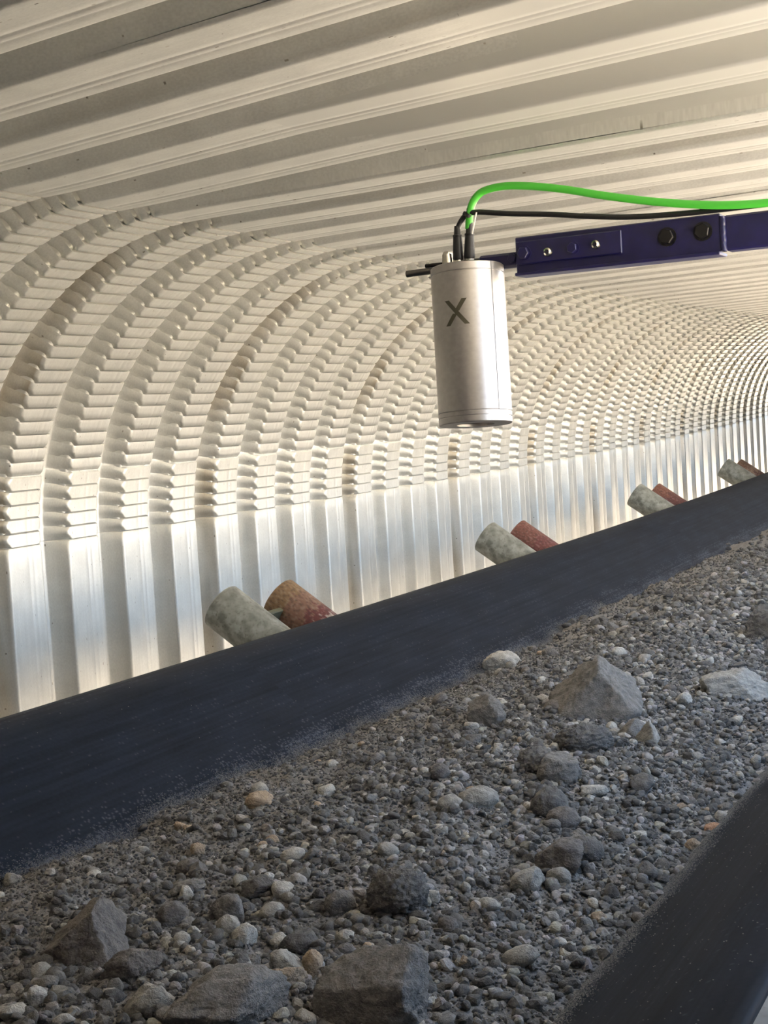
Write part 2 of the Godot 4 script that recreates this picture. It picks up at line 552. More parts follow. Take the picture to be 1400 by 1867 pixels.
func build_belt():
	belt_prof = belt_profile()
	var prof := belt_prof.duplicate()
	var n := prof.size()
	var ring := []
	for i in n: ring.append([prof[i], float(i) / (n - 1)])
	var th := 0.013
	ring.append([prof[n - 1] + Vector2(0.004, -0.003), 1.0])
	for i in range(n - 1, -1, -1):
		var t := (prof[min(i + 1, n - 1)] - prof[max(i - 1, 0)]).normalized()
		ring.append([prof[i] + Vector2(t.y, -t.x) * th, float(i) / (n - 1)])
	ring.append([prof[0] + Vector2(-0.004, -0.003), 0.0])
	ring.append([prof[0], 0.0])
	var P := PackedVector3Array(); var U := PackedVector2Array()
	var zs := []
	var z := 3.6
	while z > -13.0:
		zs.append(z); z -= 0.3
	for zz in zs:
		for e in ring:
			P.append(Vector3(e[0].x, e[0].y + rise(zz), zz)); U.append(Vector2(e[1], zz / 3.0))
	var o := put(grid_mesh(P, U, PackedColorArray(), ring.size(), zs.size(), true), "conveyor_belt", M.belt)
	tag(o, "troughed black rubber conveyor belt carrying the grey gravel", "conveyor belt")

func heap_y(x: float, z: float) -> float:
	var t := clampf((x - 0.73) / (1.6 - 0.73), 0, 1)
	var y := -0.386 + 0.056 * pow(sin(PI * t), 0.8)
	if x < 0.73: y -= (0.73 - x) * 0.35
	if x > 1.6: y -= (x - 1.6) * 0.35
	y += lump.get_noise_2d(x * 60.0, z * 60.0) * 0.016 + lump.get_noise_2d(x * 190.0 + 50, z * 190.0) * 0.009
	y += 0.012 * exp(-pow((z - 0.9) / 0.28, 2) - pow((x - 0.85) / 0.15, 2))
	return y + rise(z)

func heap_fine(x: float, z: float) -> float:
	return heap_y(x, z) + lump.get_noise_2d(x * 900.0, z * 900.0) * 0.0045 + absf(lump.get_noise_2d(x * 2200.0, z * 2200.0)) * 0.004

func build_heap() -> Node3D:
	var root := base("gravel_load")
	tag(root, "continuous bed of dark grey fines and grit lying in the belt trough", "gravel", "", "stuff")
	var xs := []
	for i in 161: xs.append(0.66 + i * (1.66 - 0.66) / 160.0)
	var zs := []
	var z := 3.2
	while z > -12.5:
		zs.append(z)
		z -= 0.05 if z > 1.7 else (0.0065 if z > -1.0 else (0.014 if z > -3.0 else 0.05))
	var P := PackedVector3Array()
	for zz in zs:
		for x in xs: P.append(Vector3(x, heap_fine(x, zz), zz))
	var o := put(grid_mesh(P, PackedVector2Array(), PackedColorArray(), xs.size(), zs.size()), "fines_bed", M.heap, root)
	o.set_meta("kind", "stuff")
	return root

# ---------------------------------------------------------------- stones
func ico(sub: int) -> Array:
	var t := (1.0 + sqrt(5.0)) / 2.0
	var v := [Vector3(-1, t, 0), Vector3(1, t, 0), Vector3(-1, -t, 0), Vector3(1, -t, 0), Vector3(0, -1, t), Vector3(0, 1, t), Vector3(0, -1, -t), Vector3(0, 1, -t), Vector3(t, 0, -1), Vector3(t, 0, 1), Vector3(-t, 0, -1), Vector3(-t, 0, 1)]
	for i in v.size(): v[i] = v[i].normalized()
	var f := [[0, 11, 5], [0, 5, 1], [0, 1, 7], [0, 7, 10], [0, 10, 11], [1, 5, 9], [5, 11, 4], [11, 10, 2], [10, 7, 6], [7, 1, 8], [3, 9, 4], [3, 4, 2], [3, 2, 6], [3, 6, 8], [3, 8, 9], [4, 9, 5], [2, 4, 11], [6, 2, 10], [8, 6, 7], [9, 8, 1]]
	for s in sub:
		var mid := {}
		var nf := []
		for tri in f:
			var m := []
			for e in 3:
				var a: int = tri[e]
				var b: int = tri[(e + 1) % 3]
				var key := mini(a, b) * 100000 + maxi(a, b)
				if not mid.has(key):
					mid[key] = v.size()
					v.append(((v[a] + v[b]) as Vector3).normalized())
				m.append(mid[key])
			nf.append([tri[0], m[0], m[2]]); nf.append([tri[1], m[1], m[0]]); nf.append([tri[2], m[2], m[1]]); nf.append(m)
		f = nf
	return [v, f]

# a unit stone: sphere cut by planes (angular) or left round, then roughened
func stone_mesh(seed_: int, sub: int, planes: int, rough: float, round_ := 0.25, own := [], flat := false) -> ArrayMesh:
	var r := RandomNumberGenerator.new(); r.seed = seed_
	var n := FastNoiseLite.new(); n.seed = seed_; n.frequency = 1.0; n.fractal_octaves = 3
	var pl := []
	for i in planes:
		pl.append([Vector3(r.randfn(), r.randfn(), r.randfn()).normalized(), r.randf_range(0.5, 0.88)])
	for e in own: pl.append([(e[0] as Vector3).normalized(), e[1]])
	var g := ico(sub)
	var st := SurfaceTool.new()
	st.begin(Mesh.PRIMITIVE_TRIANGLES)
	st.set_smooth_group(-1 if flat else 0)
	for d in g[0]:
		var rad := 1.0
		for p in pl:
			var c: float = (p[0] as Vector3).dot(d)
			if c > 0.05: rad = minf(rad, p[1] / c)
		rad = lerpf(rad, 0.8, round_)
		rad *= 1.0 + n.get_noise_3dv(d * 1.3) * 0.14 + n.get_noise_3dv(d * 5.0) * rough + n.get_noise_3dv(d * 13.0) * rough * 0.9
		st.add_vertex(d * rad)
	for tri in g[1]:
		st.add_index(tri[0]); st.add_index(tri[2]); st.add_index(tri[1])
	st.generate_normals()
	return st.commit()

var placed := []                                          # [x, z, r]
func free_at(x: float, z: float, r: float) -> bool:
	for p in placed:
		var d := Vector2(p[0] - x, p[1] - z).length()
		if d < (p[2] + r) * 0.85: return false
	return true

func stone(called: String, mesh: Mesh, m: String, x: float, z: float, size: Vector3, sink: float, turn: Vector3, label: String, category: String, group := ""):
	var o := put(mesh, called, M["stone_" + m])
	o.basis = Basis.from_euler(turn) * Basis.from_scale(size * 0.62)
	o.position = Vector3(x, heap_y(x, z) + size.y * (0.5 - sink), z)
	tag(o, label, category, group)
	placed.append([x, z, (size.x + size.z) * 0.25])
	return o

func build_stones():
	# the stones one can point to: [x, z, width, height, depth, look, material, planes, roughness, yaw, tilt, name, label]
	var big := [
		[1.245, -0.13, 0.165, 0.135, 0.125, "grey", 11, 0.05, 0.3, 0.1, "boulder", "largest angular grey boulder, peaked and dusty, with a pale right face"],
		[1.43, -0.37, 0.12, 0.062, 0.09, "light", 9, 0.05, 0.2, 0.0, "boulder", "flat light grey boulder half sunk in gravel behind the peaked boulder"],
		[1.097, 1.168, 0.088, 0.075, 0.075, "brown", 8, 0.05, 0.8, 0.1, "boulder", "broad dusty brown-grey boulder with a straight sloping side and pale chip on top"],
		[1.447, 1.172, 0.104, 0.082, 0.078, "grey", 12, 0.06, 0.4, 0.25, "boulder", "big rough grey boulder with a notched top beside pale pebbles"],
		[1.325, 1.245, 0.105, 0.05, 0.08, "grey", 8, 0.05, 1.0, 0.0, "boulder", "wide low grey boulder with small white flecks"],
		[1.338, 0.91, 0.058, 0.05, 0.055, "dark", 0, 0.12, 0.2, 0.0, "clod", "round crumbly dark clod sitting alone amid pale pebbles"],
		[1.325, 0.33, 0.062, 0.052, 0.06, "grey", 7, 0.05, 0.5, 0.1, "stone", "rounded grey cobble leaning on a crumbly dark clod"],
		[1.285, 0.315, 0.055, 0.045, 0.05, "dark", 0, 0.13, 0.9, 0.0, "clod", "crumbly dark clod touching the rounded grey cobble"],
		[1.452, 0.675, 0.058, 0.048, 0.052, "brown", 6, 0.05, 0.1, 0.1, "stone", "smooth brown-grey cobble with a low clod behind its shoulder"],
		[1.46, 0.615, 0.042, 0.034, 0.04, "dark", 0, 0.11, 0.4, 0.0, "clod", "low dark clod behind the smooth brown-grey cobble"],
		[1.298, 0.13, 0.078, 0.046, 0.055, "dark", 0, 0.14, 0.2, 0.0, "clod", "long crumbly dark clod in front of the peaked boulder"],
		[1.067, -0.015, 0.058, 0.06, 0.055, "grey", 8, 0.05, 0.7, 0.2, "stone", "blocky grey stone with a pale top edge standing clear of the fines"],
		[0.806, -0.741, 0.073, 0.045, 0.05, "pale", 6, 0.04, 0.3, 0.0, "stone", "pale rounded stone at the load's edge against the belt wing"],
		[1.377, 0.02, 0.044, 0.058, 0.034, "light", 8, 0.04, 0.5, 0.35, "stone", "leaning light grey wedge of stone standing on end"],
		[1.335, -0.02, 0.042, 0.036, 0.04, "grey", 3, 0.05, 0.5, 0.1, "stone", "round grey stone at the foot of the peaked boulder"],
		[0.921, 0.525, 0.042, 0.025, 0.028, "tan", 6, 0.04, 0.25, 0.0, "stone", "oblong pale tan stone lying alone on smooth dark fines"],
		[1.261, 0.49, 0.049, 0.03, 0.036, "light", 2, 0.04, 0.2, 0.0, "stone", "smooth egg-shaped light grey stone with a rounded back"],
		[1.36, 0.468, 0.046, 0.042, 0.04, "dark", 0, 0.1, 0.7, 0.0, "clod", "tall dark clod beside the light grey sliver"],
		[1.39, 0.5, 0.04, 0.032, 0.036, "brown", 0, 0.1, 0.2, 0.0, "clod", "brownish clod touching the tall dark clod"],
		[1.103, 1.02, 0.03, 0.03, 0.028, "brown", 5, 0.05, 0.2, 0.1, "stone", "upright rounded brown stone in front of a hollow in the fines"],
		[1.16, 0.99, 0.04, 0.033, 0.034, "grey", 8, 0.05, 0.9, 0.2, "stone", "faceted grey stone with a pale ridge beside two cream pebbles"],
		[1.155, 0.915, 0.037, 0.026, 0.03, "dark", 8, 0.06, 0.3, 0.1, "stone", "dark flat-topped stone above the faceted grey stone"],
		[1.19, 1.208, 0.052, 0.027, 0.034, "brown", 5, 0.05, 0.1, 0.0, "stone", "long low brown-grey stone with a white pebble at its tip"],
		[1.245, 1.262, 0.038, 0.028, 0.03, "light", 7, 0.06, 0.6, 0.1, "stone", "lopsided light stone with a pale curved rim"],
		[1.275, 0.935, 0.03, 0.028, 0.028, "grey", 4, 0.05, 0.6, 0.0, "stone", "round grey stone carrying a cream pebble on its back"],
		[1.28, 1.04, 0.034, 0.028, 0.03, "dark", 9, 0.05, 0.2, 0.1, "stone", "dark angular stone between cream pebbles and a squarish stone"],
		[1.31, 1.122, 0.033, 0.03, 0.03, "light", 7, 0.04, 0.4, 0.05, "stone", "squarish light grey stone with worn corners"],
		[1.331, 1.1, 0.022, 0.031, 0.022, "tan", 4, 0.04, 0.2, 0.1, "pebble", "cream egg-shaped pebble standing beside the squarish light grey stone"],
		[1.346, -1.05, 0.09, 0.085, 0.08, "dark", 8, 0.07, 0.2, 0.1, "boulder", "dark upright boulder far along the load at its middle"],
		[1.44, 0.768, 0.035, 0.03, 0.03, "light", 8, 0.04, 0.4, 0.2, "stone", "light angular stone in front of the smooth brown-grey cobble"],
		[1.334, 1.163, 0.042, 0.024, 0.026, "tan", 6, 0.05, 0.1, 0.0, "stone", "pointed oblong tan stone next to the wide low boulder"],
		[1.036, 0.868, 0.026, 0.027, 0.024, "dark", 8, 0.05, 0.3, 0.3, "stone", "dark wedge-shaped stone leaning on a low clod by the wing"],
		[1.01, 0.85, 0.028, 0.02, 0.024, "brown", 0, 0.09, 0.3, 0.0, "clod", "low brown clod with a dark wedge-shaped stone against it"],
		[1.388, 0.36, 0.042, 0.024, 0.024, "pale", 8, 0.04, 0.3, 0.0, "stone", "long pale sliver of stone below the rounded grey cobble"],
		[1.165, 1.068, 0.014, 0.012, 0.011, "white", 8, 0.03, 0.2, 0.0, "pebble", "small bright white chip on dark fines below two cream pebbles"],
		[1.153, 1.175, 0.015, 0.013, 0.013, "white", 3, 0.03, 0.2, 0.0, "pebble", "white round pebble at the tip of the long low stone"],
		[1.201, 1.055, 0.022, 0.027, 0.02, "light", 3, 0.04, 0.2, 0.1, "pebble", "cream pebble with a grey base, one of two side by side"],
		[1.224, 1.058, 0.025, 0.025, 0.022, "pale", 3, 0.04, 0.6, 0.1, "pebble", "pale round pebble pressed against the cream pebble with a grey base"],
		[1.572, 0.39, 0.024, 0.017, 0.018, "orange", 5, 0.03, 0.2, 0.0, "pebble", "orange-tan pebble at the load's edge above the near wing"],
		[1.562, 0.468, 0.018, 0.019, 0.015, "tan", 7, 0.03, 0.2, 0.1, "pebble", "pointed cream pebble next to the orange-tan pebble"],
		[1.144, 1.3, 0.017, 0.026, 0.014, "white", 4, 0.04, 0.2, 0.3, "pebble", "elongated white pebble with a pinched waist"],
		[0.765, 0.905, 0.022, 0.021, 0.02, "light", 5, 0.05, 0.2, 0.0, "stone", "light grey stone lodged where the load meets the far wing"],
		[1.442, 0.3, 0.038, 0.032, 0.032, "dark", 10, 0.06, 0.2, 0.2, "stone", "dark jagged stone in a shadowed hollow right of the pale sliver"],
		[1.06, 0.93, 0.04, 0.012, 0.025, "grey", 5, 0.05, 0.2, 0.1, "stone", "flat blue-grey flake lying on the bank of fines"]]
	var shorts := ["peaked boulder", "flat light boulder", "broad brown boulder", "notched boulder", "wide low boulder", "round lone clod", "grey cobble", "crumbly clod at the grey cobble", "brown cobble", "low clod at the brown cobble", "long clod", "blocky grey stone", "pale stone by the wing", "leaning wedge", "round stone at the boulder's foot", "oblong tan stone", "egg-shaped light stone", "tall dark clod", "brownish clod", "upright brown stone", "faceted grey stone", "dark flat-topped stone", "long low stone", "lopsided light stone", "stone with a cream pebble on it", "dark angular stone", "squarish light stone", "standing cream pebble", "dark upright boulder", "light angular stone", "pointed tan stone", "dark wedge stone", "low brown clod", "pale sliver", "bright white chip", "white round pebble", "cream pebble with grey base", "pale round pebble", "orange-tan pebble", "pointed cream pebble", "pinched white pebble", "light stone lodged at the wing", "dark jagged stone", "blue-grey flake"]
	var marks := []
	var i := 0
	for b in big:
		marks.append([b[0], b[1], shorts[i]])
		i += 1
		var big_one: bool = b[2] > 0.05
		var own := []
		if i == 1: own = [[Vector3(-0.75, 0.62, 0.3), 0.42], [Vector3(0.68, 0.6, 0.35), 0.40], [Vector3(-0.2, 0.35, 0.9), 0.5], [Vector3(0.1, 0.5, -0.85), 0.5]]
		if i == 3: own = [[Vector3(-0.7, 0.7, 0.1), 0.40], [Vector3(0.85, 0.4, 0.2), 0.5], [Vector3(-0.1, 0.4, 0.9), 0.45]]
		if i == 4: own = [[Vector3(-0.35, 0.85, 0.3), 0.48], [Vector3(0.9, 0.2, 0.3), 0.6], [Vector3(-0.5, 0.3, 0.8), 0.5]]
		if i == 14: own = [[Vector3(-0.8, 0.3, 0.4), 0.4], [Vector3(0.9, 0.45, 0.2), 0.42]]
		var mesh := stone_mesh(500 + i * 7, 4 if big_one else 3, b[6] if own.is_empty() else 4, b[7], (0.03 if b[6] > 5 else 0.2) if own.is_empty() else 0.0, own)
		stone(b[10], mesh, b[5], b[0], b[1], Vector3(b[2], b[3], b[4]), 0.22, Vector3(0, 0.46 + b[8] * 0.5, b[9]) if own.is_empty() else Vector3(0, 0.42, 0), b[11], "boulder" if b[10] == "boulder" else b[10])
	# the rest of the stones that show: look-alikes by kind
	var shapes := []
	for k in 8: shapes.append(stone_mesh(900 + k, 2, 11, 0.06, 0.06))      # angular
	for k in 6: shapes.append(stone_mesh(950 + k, 2, 5, 0.04, 0.35))      # water-worn
	for k in 6: shapes.append(stone_mesh(980 + k, 2, 0, 0.13, 0.4))       # clods
	var kinds := [
		["dark_stone", "dark", "dark dusty", "stone", "dark stones in the load", 0, 8, 0.017, 0.034],
		["grey_stone", "grey", "mid grey", "stone", "grey stones in the load", 0, 8, 0.016, 0.032],
		["crumbly_clod", "brown", "crumbly brown-grey", "clod", "clods in the load", 14, 6, 0.015, 0.03],
		["pale_pebble", "pale", "pale", "pebble", "pale pebbles in the load", 0, 14, 0.013, 0.028],
		["light_pebble", "light", "light grey", "pebble", "light grey pebbles in the load", 8, 6, 0.014, 0.03],
		["tan_pebble", "tan", "tan", "pebble", "tan pebbles in the load", 0, 14, 0.012, 0.022],
		["white_pebble", "white", "bright white", "pebble", "white pebbles in the load", 0, 14, 0.011, 0.018]]
	var share := [0.13, 0.28, 0.37, 0.66, 0.84, 0.94, 1.01]
	var made := 0
	var tries := 0
	while made < 256 and tries < 30000:
		tries += 1
		var z := rng.randf_range(-1.3, 1.35)
		var x := rng.randf_range(0.8, 1.57)
		# coarse stones have rolled to the middle and the near side, fines lie along the far wing
		if rng.randf() > smoothstep(0.72, 1.2, x + 0.25 * clampf(z - 0.5, 0, 1)) + 0.05: continue
		var q := Vector3(x, -0.34, z) - CAM
		var c := cam.global_transform.basis.inverse() * q
		if absf(c.x / -c.z) > 0.28 or absf(c.y / -c.z) > 0.37: continue
		var pick := rng.randf()
		var k := 0
		while pick > share[k]: k += 1
		var e: Array = kinds[k]
		var s: float = lerpf(e[7], e[8], pow(rng.randf(), 2.2))
		if not free_at(x, z, s * 0.5): continue
		made += 1
		var which: int = e[5] + rng.randi() % int(e[6])
		var size := Vector3(s * rng.randf_range(0.9, 1.35), s * rng.randf_range(0.6, 0.95), s * rng.randf_range(0.8, 1.1))
		var form := "angular " if which < 8 else ("rounded " if which < 14 else "")
		if size.y < size.x * 0.56: form = "flat " + form
		var big_word := "small " if s < lerpf(e[7], e[8], 0.12) else ("larger " if s > lerpf(e[7], e[8], 0.45) else "")
		var near: Array = marks[0]
		for m in marks:
			if Vector2(m[0] - x, m[1] - z).length() < Vector2(near[0] - x, near[1] - z).length(): near = m
		var gap := Vector2(near[0] - x, near[1] - z).length()
		var where: String = ("close to the " if gap < 0.09 else ("near the " if gap < 0.22 else "in the gravel away from the ")) + near[2]
		stone(e[0], shapes[which], e[1], x, z, size, 0.2, Vector3(rng.randf_range(-0.4, 0.4), rng.randf() * TAU, rng.randf_range(-0.4, 0.4)), big_word + form + e[2] + " " + e[3] + " " + where, e[3], e[4])

func scatter(called: String, root: Node3D, mesh: Mesh, list: Array):
	var mm := MultiMesh.new()
	mm.transform_format = MultiMesh.TRANSFORM_3D
	mm.use_colors = true
	mm.mesh = mesh
	mm.instance_count = list.size()
	for i in list.size():
		mm.set_instance_transform(i, list[i][0])
		mm.set_instance_color(i, list[i][1])
	var o := MultiMeshInstance3D.new()
	o.multimesh = mm
	o.material_override = M.grit
	o.name = called
	root.add_child(o, true)
	o.set_meta("kind", "stuff")

func build_grit(root: Node3D):
	var meshes := []
	for k in 5: meshes.append(stone_mesh(1200 + k, 1, 8, 0.14, 0.05, [], k > 1))
	var lists := [[], [], [], [], []]
	# gravel from pea to thumb size, then grains
	var runs := [[24000, -1.2, 1.45, 0.0055, 0.017], [80000, -0.9, 1.45, 0.0022, 0.0055], [15000, -5.0, -1.0, 0.008, 0.026], [16000, -3.0, -0.8, 0.004, 0.009]]
	for run in runs:
		for i in int(run[0]):
			var z := rng.randf_range(run[1], run[2])
			var x := rng.randf_range(0.7, 1.62)
			var coarse := smoothstep(0.82, 1.3, x + 0.14 * clampf(z - 0.5, 0, 1))
			if run[3] > 0.005 and rng.randf() > coarse * 0.9 + 0.1: continue
			var s: float = lerpf(run[3], run[4], pow(rng.randf(), 2.0))
			var y := heap_fine(x, z)
			if y < belt_y(x) + rise(z) - 0.004: continue
			var b := Basis.from_euler(Vector3(rng.randf_range(-0.6, 0.6), rng.randf() * TAU, rng.randf_range(-0.6, 0.6))) * Basis.from_scale(Vector3(s * rng.randf_range(0.85, 1.4), s * rng.randf_range(0.6, 1.0), s) * 0.58)
			var g := rng.randf_range(0.13, 0.23)
			var p := rng.randf()
			var col := Color(g, g * 0.95, g * 0.87)
			var palest := 0.05 if run[3] < 0.005 else 0.3
			if p < palest * coarse + 0.02:
				g = rng.randf_range(0.32, 0.58)
				col = Color(g, g * rng.randf_range(0.92, 0.98), g * rng.randf_range(0.8, 0.94))
			elif p < 0.42:
				g = rng.randf_range(0.16, 0.27)
				col = Color(g, g * 0.95, g * 0.87)
			lists[i % 5].append([Transform3D(b, Vector3(x, y + s * 0.12, z)), col])
	for k in 5: scatter("gravel_grains", root, meshes[k], lists[k])
	# grit and dust grains clinging to the belt beside the load
	var dust := []
	var edge := {}
	for i in 130000:
		var z := rng.randf_range(-1.7, 1.6)
		var left := i % 2 == 0
		var key := int(floor(z * 50.0)) * 2 + (1 if left else 0)
		if not edge.has(key):
			var ex := 0.85 if left else 1.5
			while ex > 0.66 and ex < 1.68 and heap_y(ex, z) > belt_y(ex) + rise(z): ex += -0.004 if left else 0.004
			edge[key] = ex
		var d := absf(rng.randfn()) * (0.012 if left else 0.02) - 0.008
		var x: float = (edge[key] - d) if left else (edge[key] + d)
		if i % 90 == 1: x = rng.randf_range(1.6, 1.82)
		elif i % 900 == 0: x = rng.randf_range(0.53, 0.74)
		var s := rng.randf_range(0.0006, 0.0014)
		var g := rng.randf_range(0.2, 0.38)
		dust.append([Transform3D(Basis.from_euler(Vector3(0, rng.randf() * TAU, 0)) * Basis.from_scale(Vector3(s * 1.3, s * 0.7, s) * 0.6), Vector3(x, belt_y(x) + rise(z) + s * 0.2, z)), Color(g, g * 0.98, g * 0.95)])
	scatter("dust_grains", root, stone_mesh(1300, 0, 4, 0.1, 0.3), dust)

# ---------------------------------------------------------------- idlers
func build_idlers():
	var t := deg_to_rad(35.0)
	var d := Vector3(cos(t), -sin(t), 0)
	var n := Vector3(sin(t), cos(t), 0)
	var r := 0.053
	var spots := [
		[-0.30, [[0.045, Color(0.47, 0.36, 0.24)], [0.10, Color(0.46, 0.33, 0.26)], [0.135, Color(0.36, 0.16, 0.15)], [0.19, Color(0.58, 0.53, 0.50)], [0.6, Color(0.40, 0.24, 0.2)]], "with an orange rusted roller beside a galvanised one, most worn of the row"],
		[-1.83, [[0.08, Color(0.42, 0.24, 0.2)], [0.15, Color(0.40, 0.2, 0.19)], [0.6, Color(0.5, 0.36, 0.32)]], "with a dull red roller and a cracked grey one, second along the belt"],
		[-3.48, [[0.07, Color(0.43, 0.25, 0.19)], [0.15, Color(0.35, 0.18, 0.16)], [0.6, Color(0.4, 0.24, 0.2)]], "with a brick red speckled roller, third along the belt"],
		[-5.1, [[0.06, Color(0.40, 0.29, 0.22)], [0.1, Color(0.5, 0.4, 0.33)], [0.6, Color(0.38, 0.26, 0.22)]], "with a brown flaking roller, far along the belt"]]
	var k := 0
	for s in spots:
		k += 1
		var z: float = s[0]
		var o := base("belt_idler", Vector3(0, rise(z), 0))
		tag(o, "conveyor idler " + s[2], "idler", "idlers under the far belt edge")
		var e := Vector3(BELT_L.x, BELT_L.y, z) - n * (r + 0.014)
		for side in 2:
			var zz := -0.215 * side
			var a := e + d * (-0.18 + 0.022 * side) + Vector3(0, 0, zz)
			var L := 0.56
			var st := begin()
			lathe(st, [Vector2(0.014, 0.012), Vector2(0.034, 0.012), Vector2(0.038, 0.002), Vector2(r - 0.003, 0), Vector2(r, 0.003), Vector2(r, L - 0.003), Vector2(r - 0.003, L), Vector2(0.0, L)], 40, along(a, a + d))
			var roll := put(done(st), "roller", M.zinc if side == 0 else roller_mat(s[1], 300 + k), o)
			tag(roll, "galvanised grey roller shell with brown stains" if side == 0 else "rust red roller shell with worn bands", "")
			st = begin()
			rod(st, a + d * 0.003, a + d * 0.04, 0.0125, 16)
			put(done(st), "shaft", M.oiled, roll)
		var br := begin()
		var c := e + d * (-0.115) + Vector3(0, 0, -0.107)
		bx(br, c - n * 0.012, Vector3(0.012, 0.04, 0.215), 0.002, Basis(d, n, Vector3(0, 0, 1)))
		put(done(br), "bracket", M.olive, o)
		br = begin()
		var top := c.y - 0.04
		bx(br, Vector3(c.x + 0.03, (top + FLOOR_Y - rise(z)) / 2, z - 0.107), Vector3(0.05, top - FLOOR_Y + rise(z), 0.05), 0.003)
		put(done(br), "post", M.olive, o)

# ---------------------------------------------------------------- sensor, arm, cables
func build_sensor():
	var c := Vector3(1.17, 0.2035, 0.205)
	var R := 0.0588
	var H := 0.2525
	var o := base("level_sensor", c)
	var lean := Vector3.DOWN.cross(Vector3(0.387, 0, 0.922)).normalized()
	o.basis = Basis(lean, 0.095)
	o.position = c + Vector3(0, H, 0) - o.basis * Vector3(0, H, 0)
	tag(o, "brushed aluminium cylindrical sensor hanging above the load, marked with a dark X", "sensor")
	var st := begin()
	lathe(st, [Vector2(R - 0.001, 0.0185), Vector2(R, 0.0195), Vector2(R, H - 0.0145), Vector2(R - 0.0008, H - 0.0138)], 96)
	put(done(st), "housing", M.alu, o)
	st = begin()
	lathe(st, [Vector2(R - 0.0008, H - 0.0138), Vector2(R - 0.0008, H - 0.0132), Vector2(R, H - 0.0125), Vector2(R, H - 0.0015), Vector2(R - 0.0015, H), Vector2(0, H)], 96)
	put(done(st), "top_cap", M.alu, o)
	st = begin()
	lathe(st, [Vector2(0.03, 0.004), Vector2(0.03, 0.0), Vector2(R - 0.0012, 0.0), Vector2(R, 0.0012), Vector2(R, 0.0098), Vector2(R - 0.0016, 0.0102), Vector2(R - 0.0016, 0.0112), Vector2(R, 0.0116), Vector2(R, 0.018), Vector2(R - 0.001, 0.0185)], 96)
	put(done(st), "bottom_cap", M.alu, o)
	st = begin()
	lathe(st, [Vector2(0.0, 0.0045), Vector2(0.0302, 0.0045)], 48)
	put(done(st), "lens", M.alu_dark, o)
	# engraved groove filled dark, and the X: bands wrapped on the cylinder
	var to := CAM - c
	var face := atan2(to.z, to.x)
	var wrap := func(s: SurfaceTool, ax: float, ay: float, bx_: float, by: float, w: float):
		var nseg := 10
		for i in nseg:
			for q in [[0, 0], [1, 1], [1, 0], [0, 0], [0, 1], [1, 1]]:
				var f: float = float(i + q[0]) / nseg
				var x: float = lerpf(ax, bx_, f) + (w if q[1] == 1 else 0.0)
				var a: float = face - x / R + 0.0
				s.add_vertex(Vector3(cos(a) * (R + 0.0003), lerpf(ay, by, f), sin(a) * (R + 0.0003)))
	st = begin()
	var x0 := -0.0213 - 0.0195
	wrap.call(st, x0, 0.1925, x0 + 0.0325, 0.1532, 0.0082)
	wrap.call(st, x0 + 0.0295, 0.1938, x0 + 0.0165, 0.1745, 0.0082)
	wrap.call(st, x0 + 0.0137, 0.1708, x0 + 0.0005, 0.1525, 0.0082)
	put(done(st), "logo_mark", M.mark, o)
	st = begin()
	wrap.call(st, 0.0405, H - 0.0005, 0.0405, 0.019, 0.0008)
	put(done(st), "seam", M.alu_dark, o)
	# hanger eye behind the connectors
	st = begin()
	bx(st, Vector3(-0.028, H + 0.014, 0.008), Vector3(0.012, 0.028, 0.018), 0.002)
	lathe(st, [Vector2(0, 0), Vector2(0.009, 0), Vector2(0.0075, 0.022), Vector2(0, 0.022)], 20, Transform3D(Basis.IDENTITY, Vector3(-0.026, H, 0.018)))
	put(done(st), "hanger_lug", M.steel, o)
	for e in [[-0.010, 0.01], [0.009, 0.01]]:
		st = begin()
		lathe(st, [Vector2(0.0085, 0), Vector2(0.0085, 0.004), Vector2(0.0068, 0.0045), Vector2(0.0068, 0.008), Vector2(0.0082, 0.0085), Vector2(0.0082, 0.014), Vector2(0.006, 0.0145)], 24, Transform3D(Basis.IDENTITY, Vector3(e[0], H, e[1])))
		put(done(st), "socket", M.steel, o)
	# cables end in black plugs screwed on the sockets
	var P := func(x, y, z): return Vector3(x, y, z)
	var green := base("green_cable")
	tag(green, "bright green cable arching from the sensor plug to the blue arm", "cable")
	put(tube([Vector3(1.181, 0.515, 0.215), Vector3(1.1838, 0.535, 0.215), Vector3(1.1875, 0.550, 0.215), Vector3(1.197, 0.564, 0.215), Vector3(1.2131, 0.5722, 0.215), Vector3(1.2456, 0.5745, 0.215), Vector3(1.291, 0.5685, 0.215), Vector3(1.3441, 0.5568, 0.215), Vector3(1.4044, 0.54, 0.216), Vector3(1.4718, 0.5235, 0.217), Vector3(1.5375, 0.5103, 0.218), Vector3(1.60, 0.5018, 0.218), Vector3(1.68, 0.4985, 0.216), Vector3(1.85, 0.499, 0.21), Vector3(2.06, 0.499, 0.205)], 0.006, 16), "jacket", M.cable_green, green)
	var black := base("black_cable")
	tag(black, "thin black cable running from the sensor plug along the arm top", "cable")
	put(tube([Vector3(1.161, 0.508, 0.215), Vector3(1.1625, 0.519, 0.215), Vector3(1.169, 0.530, 0.215), Vector3(1.18, 0.538, 0.216), Vector3(1.2, 0.5393, 0.217), Vector3(1.2523, 0.5305, 0.217), Vector3(1.3154, 0.5222, 0.217), Vector3(1.3681, 0.5135, 0.216), Vector3(1.4369, 0.504, 0.214), Vector3(1.5122, 0.4998, 0.21), Vector3(1.60, 0.499, 0.206), Vector3(1.85, 0.499, 0.198), Vector3(2.06, 0.499, 0.195)], 0.0043, 14), "jacket", M.cable_black, black)
	var n2 := 0
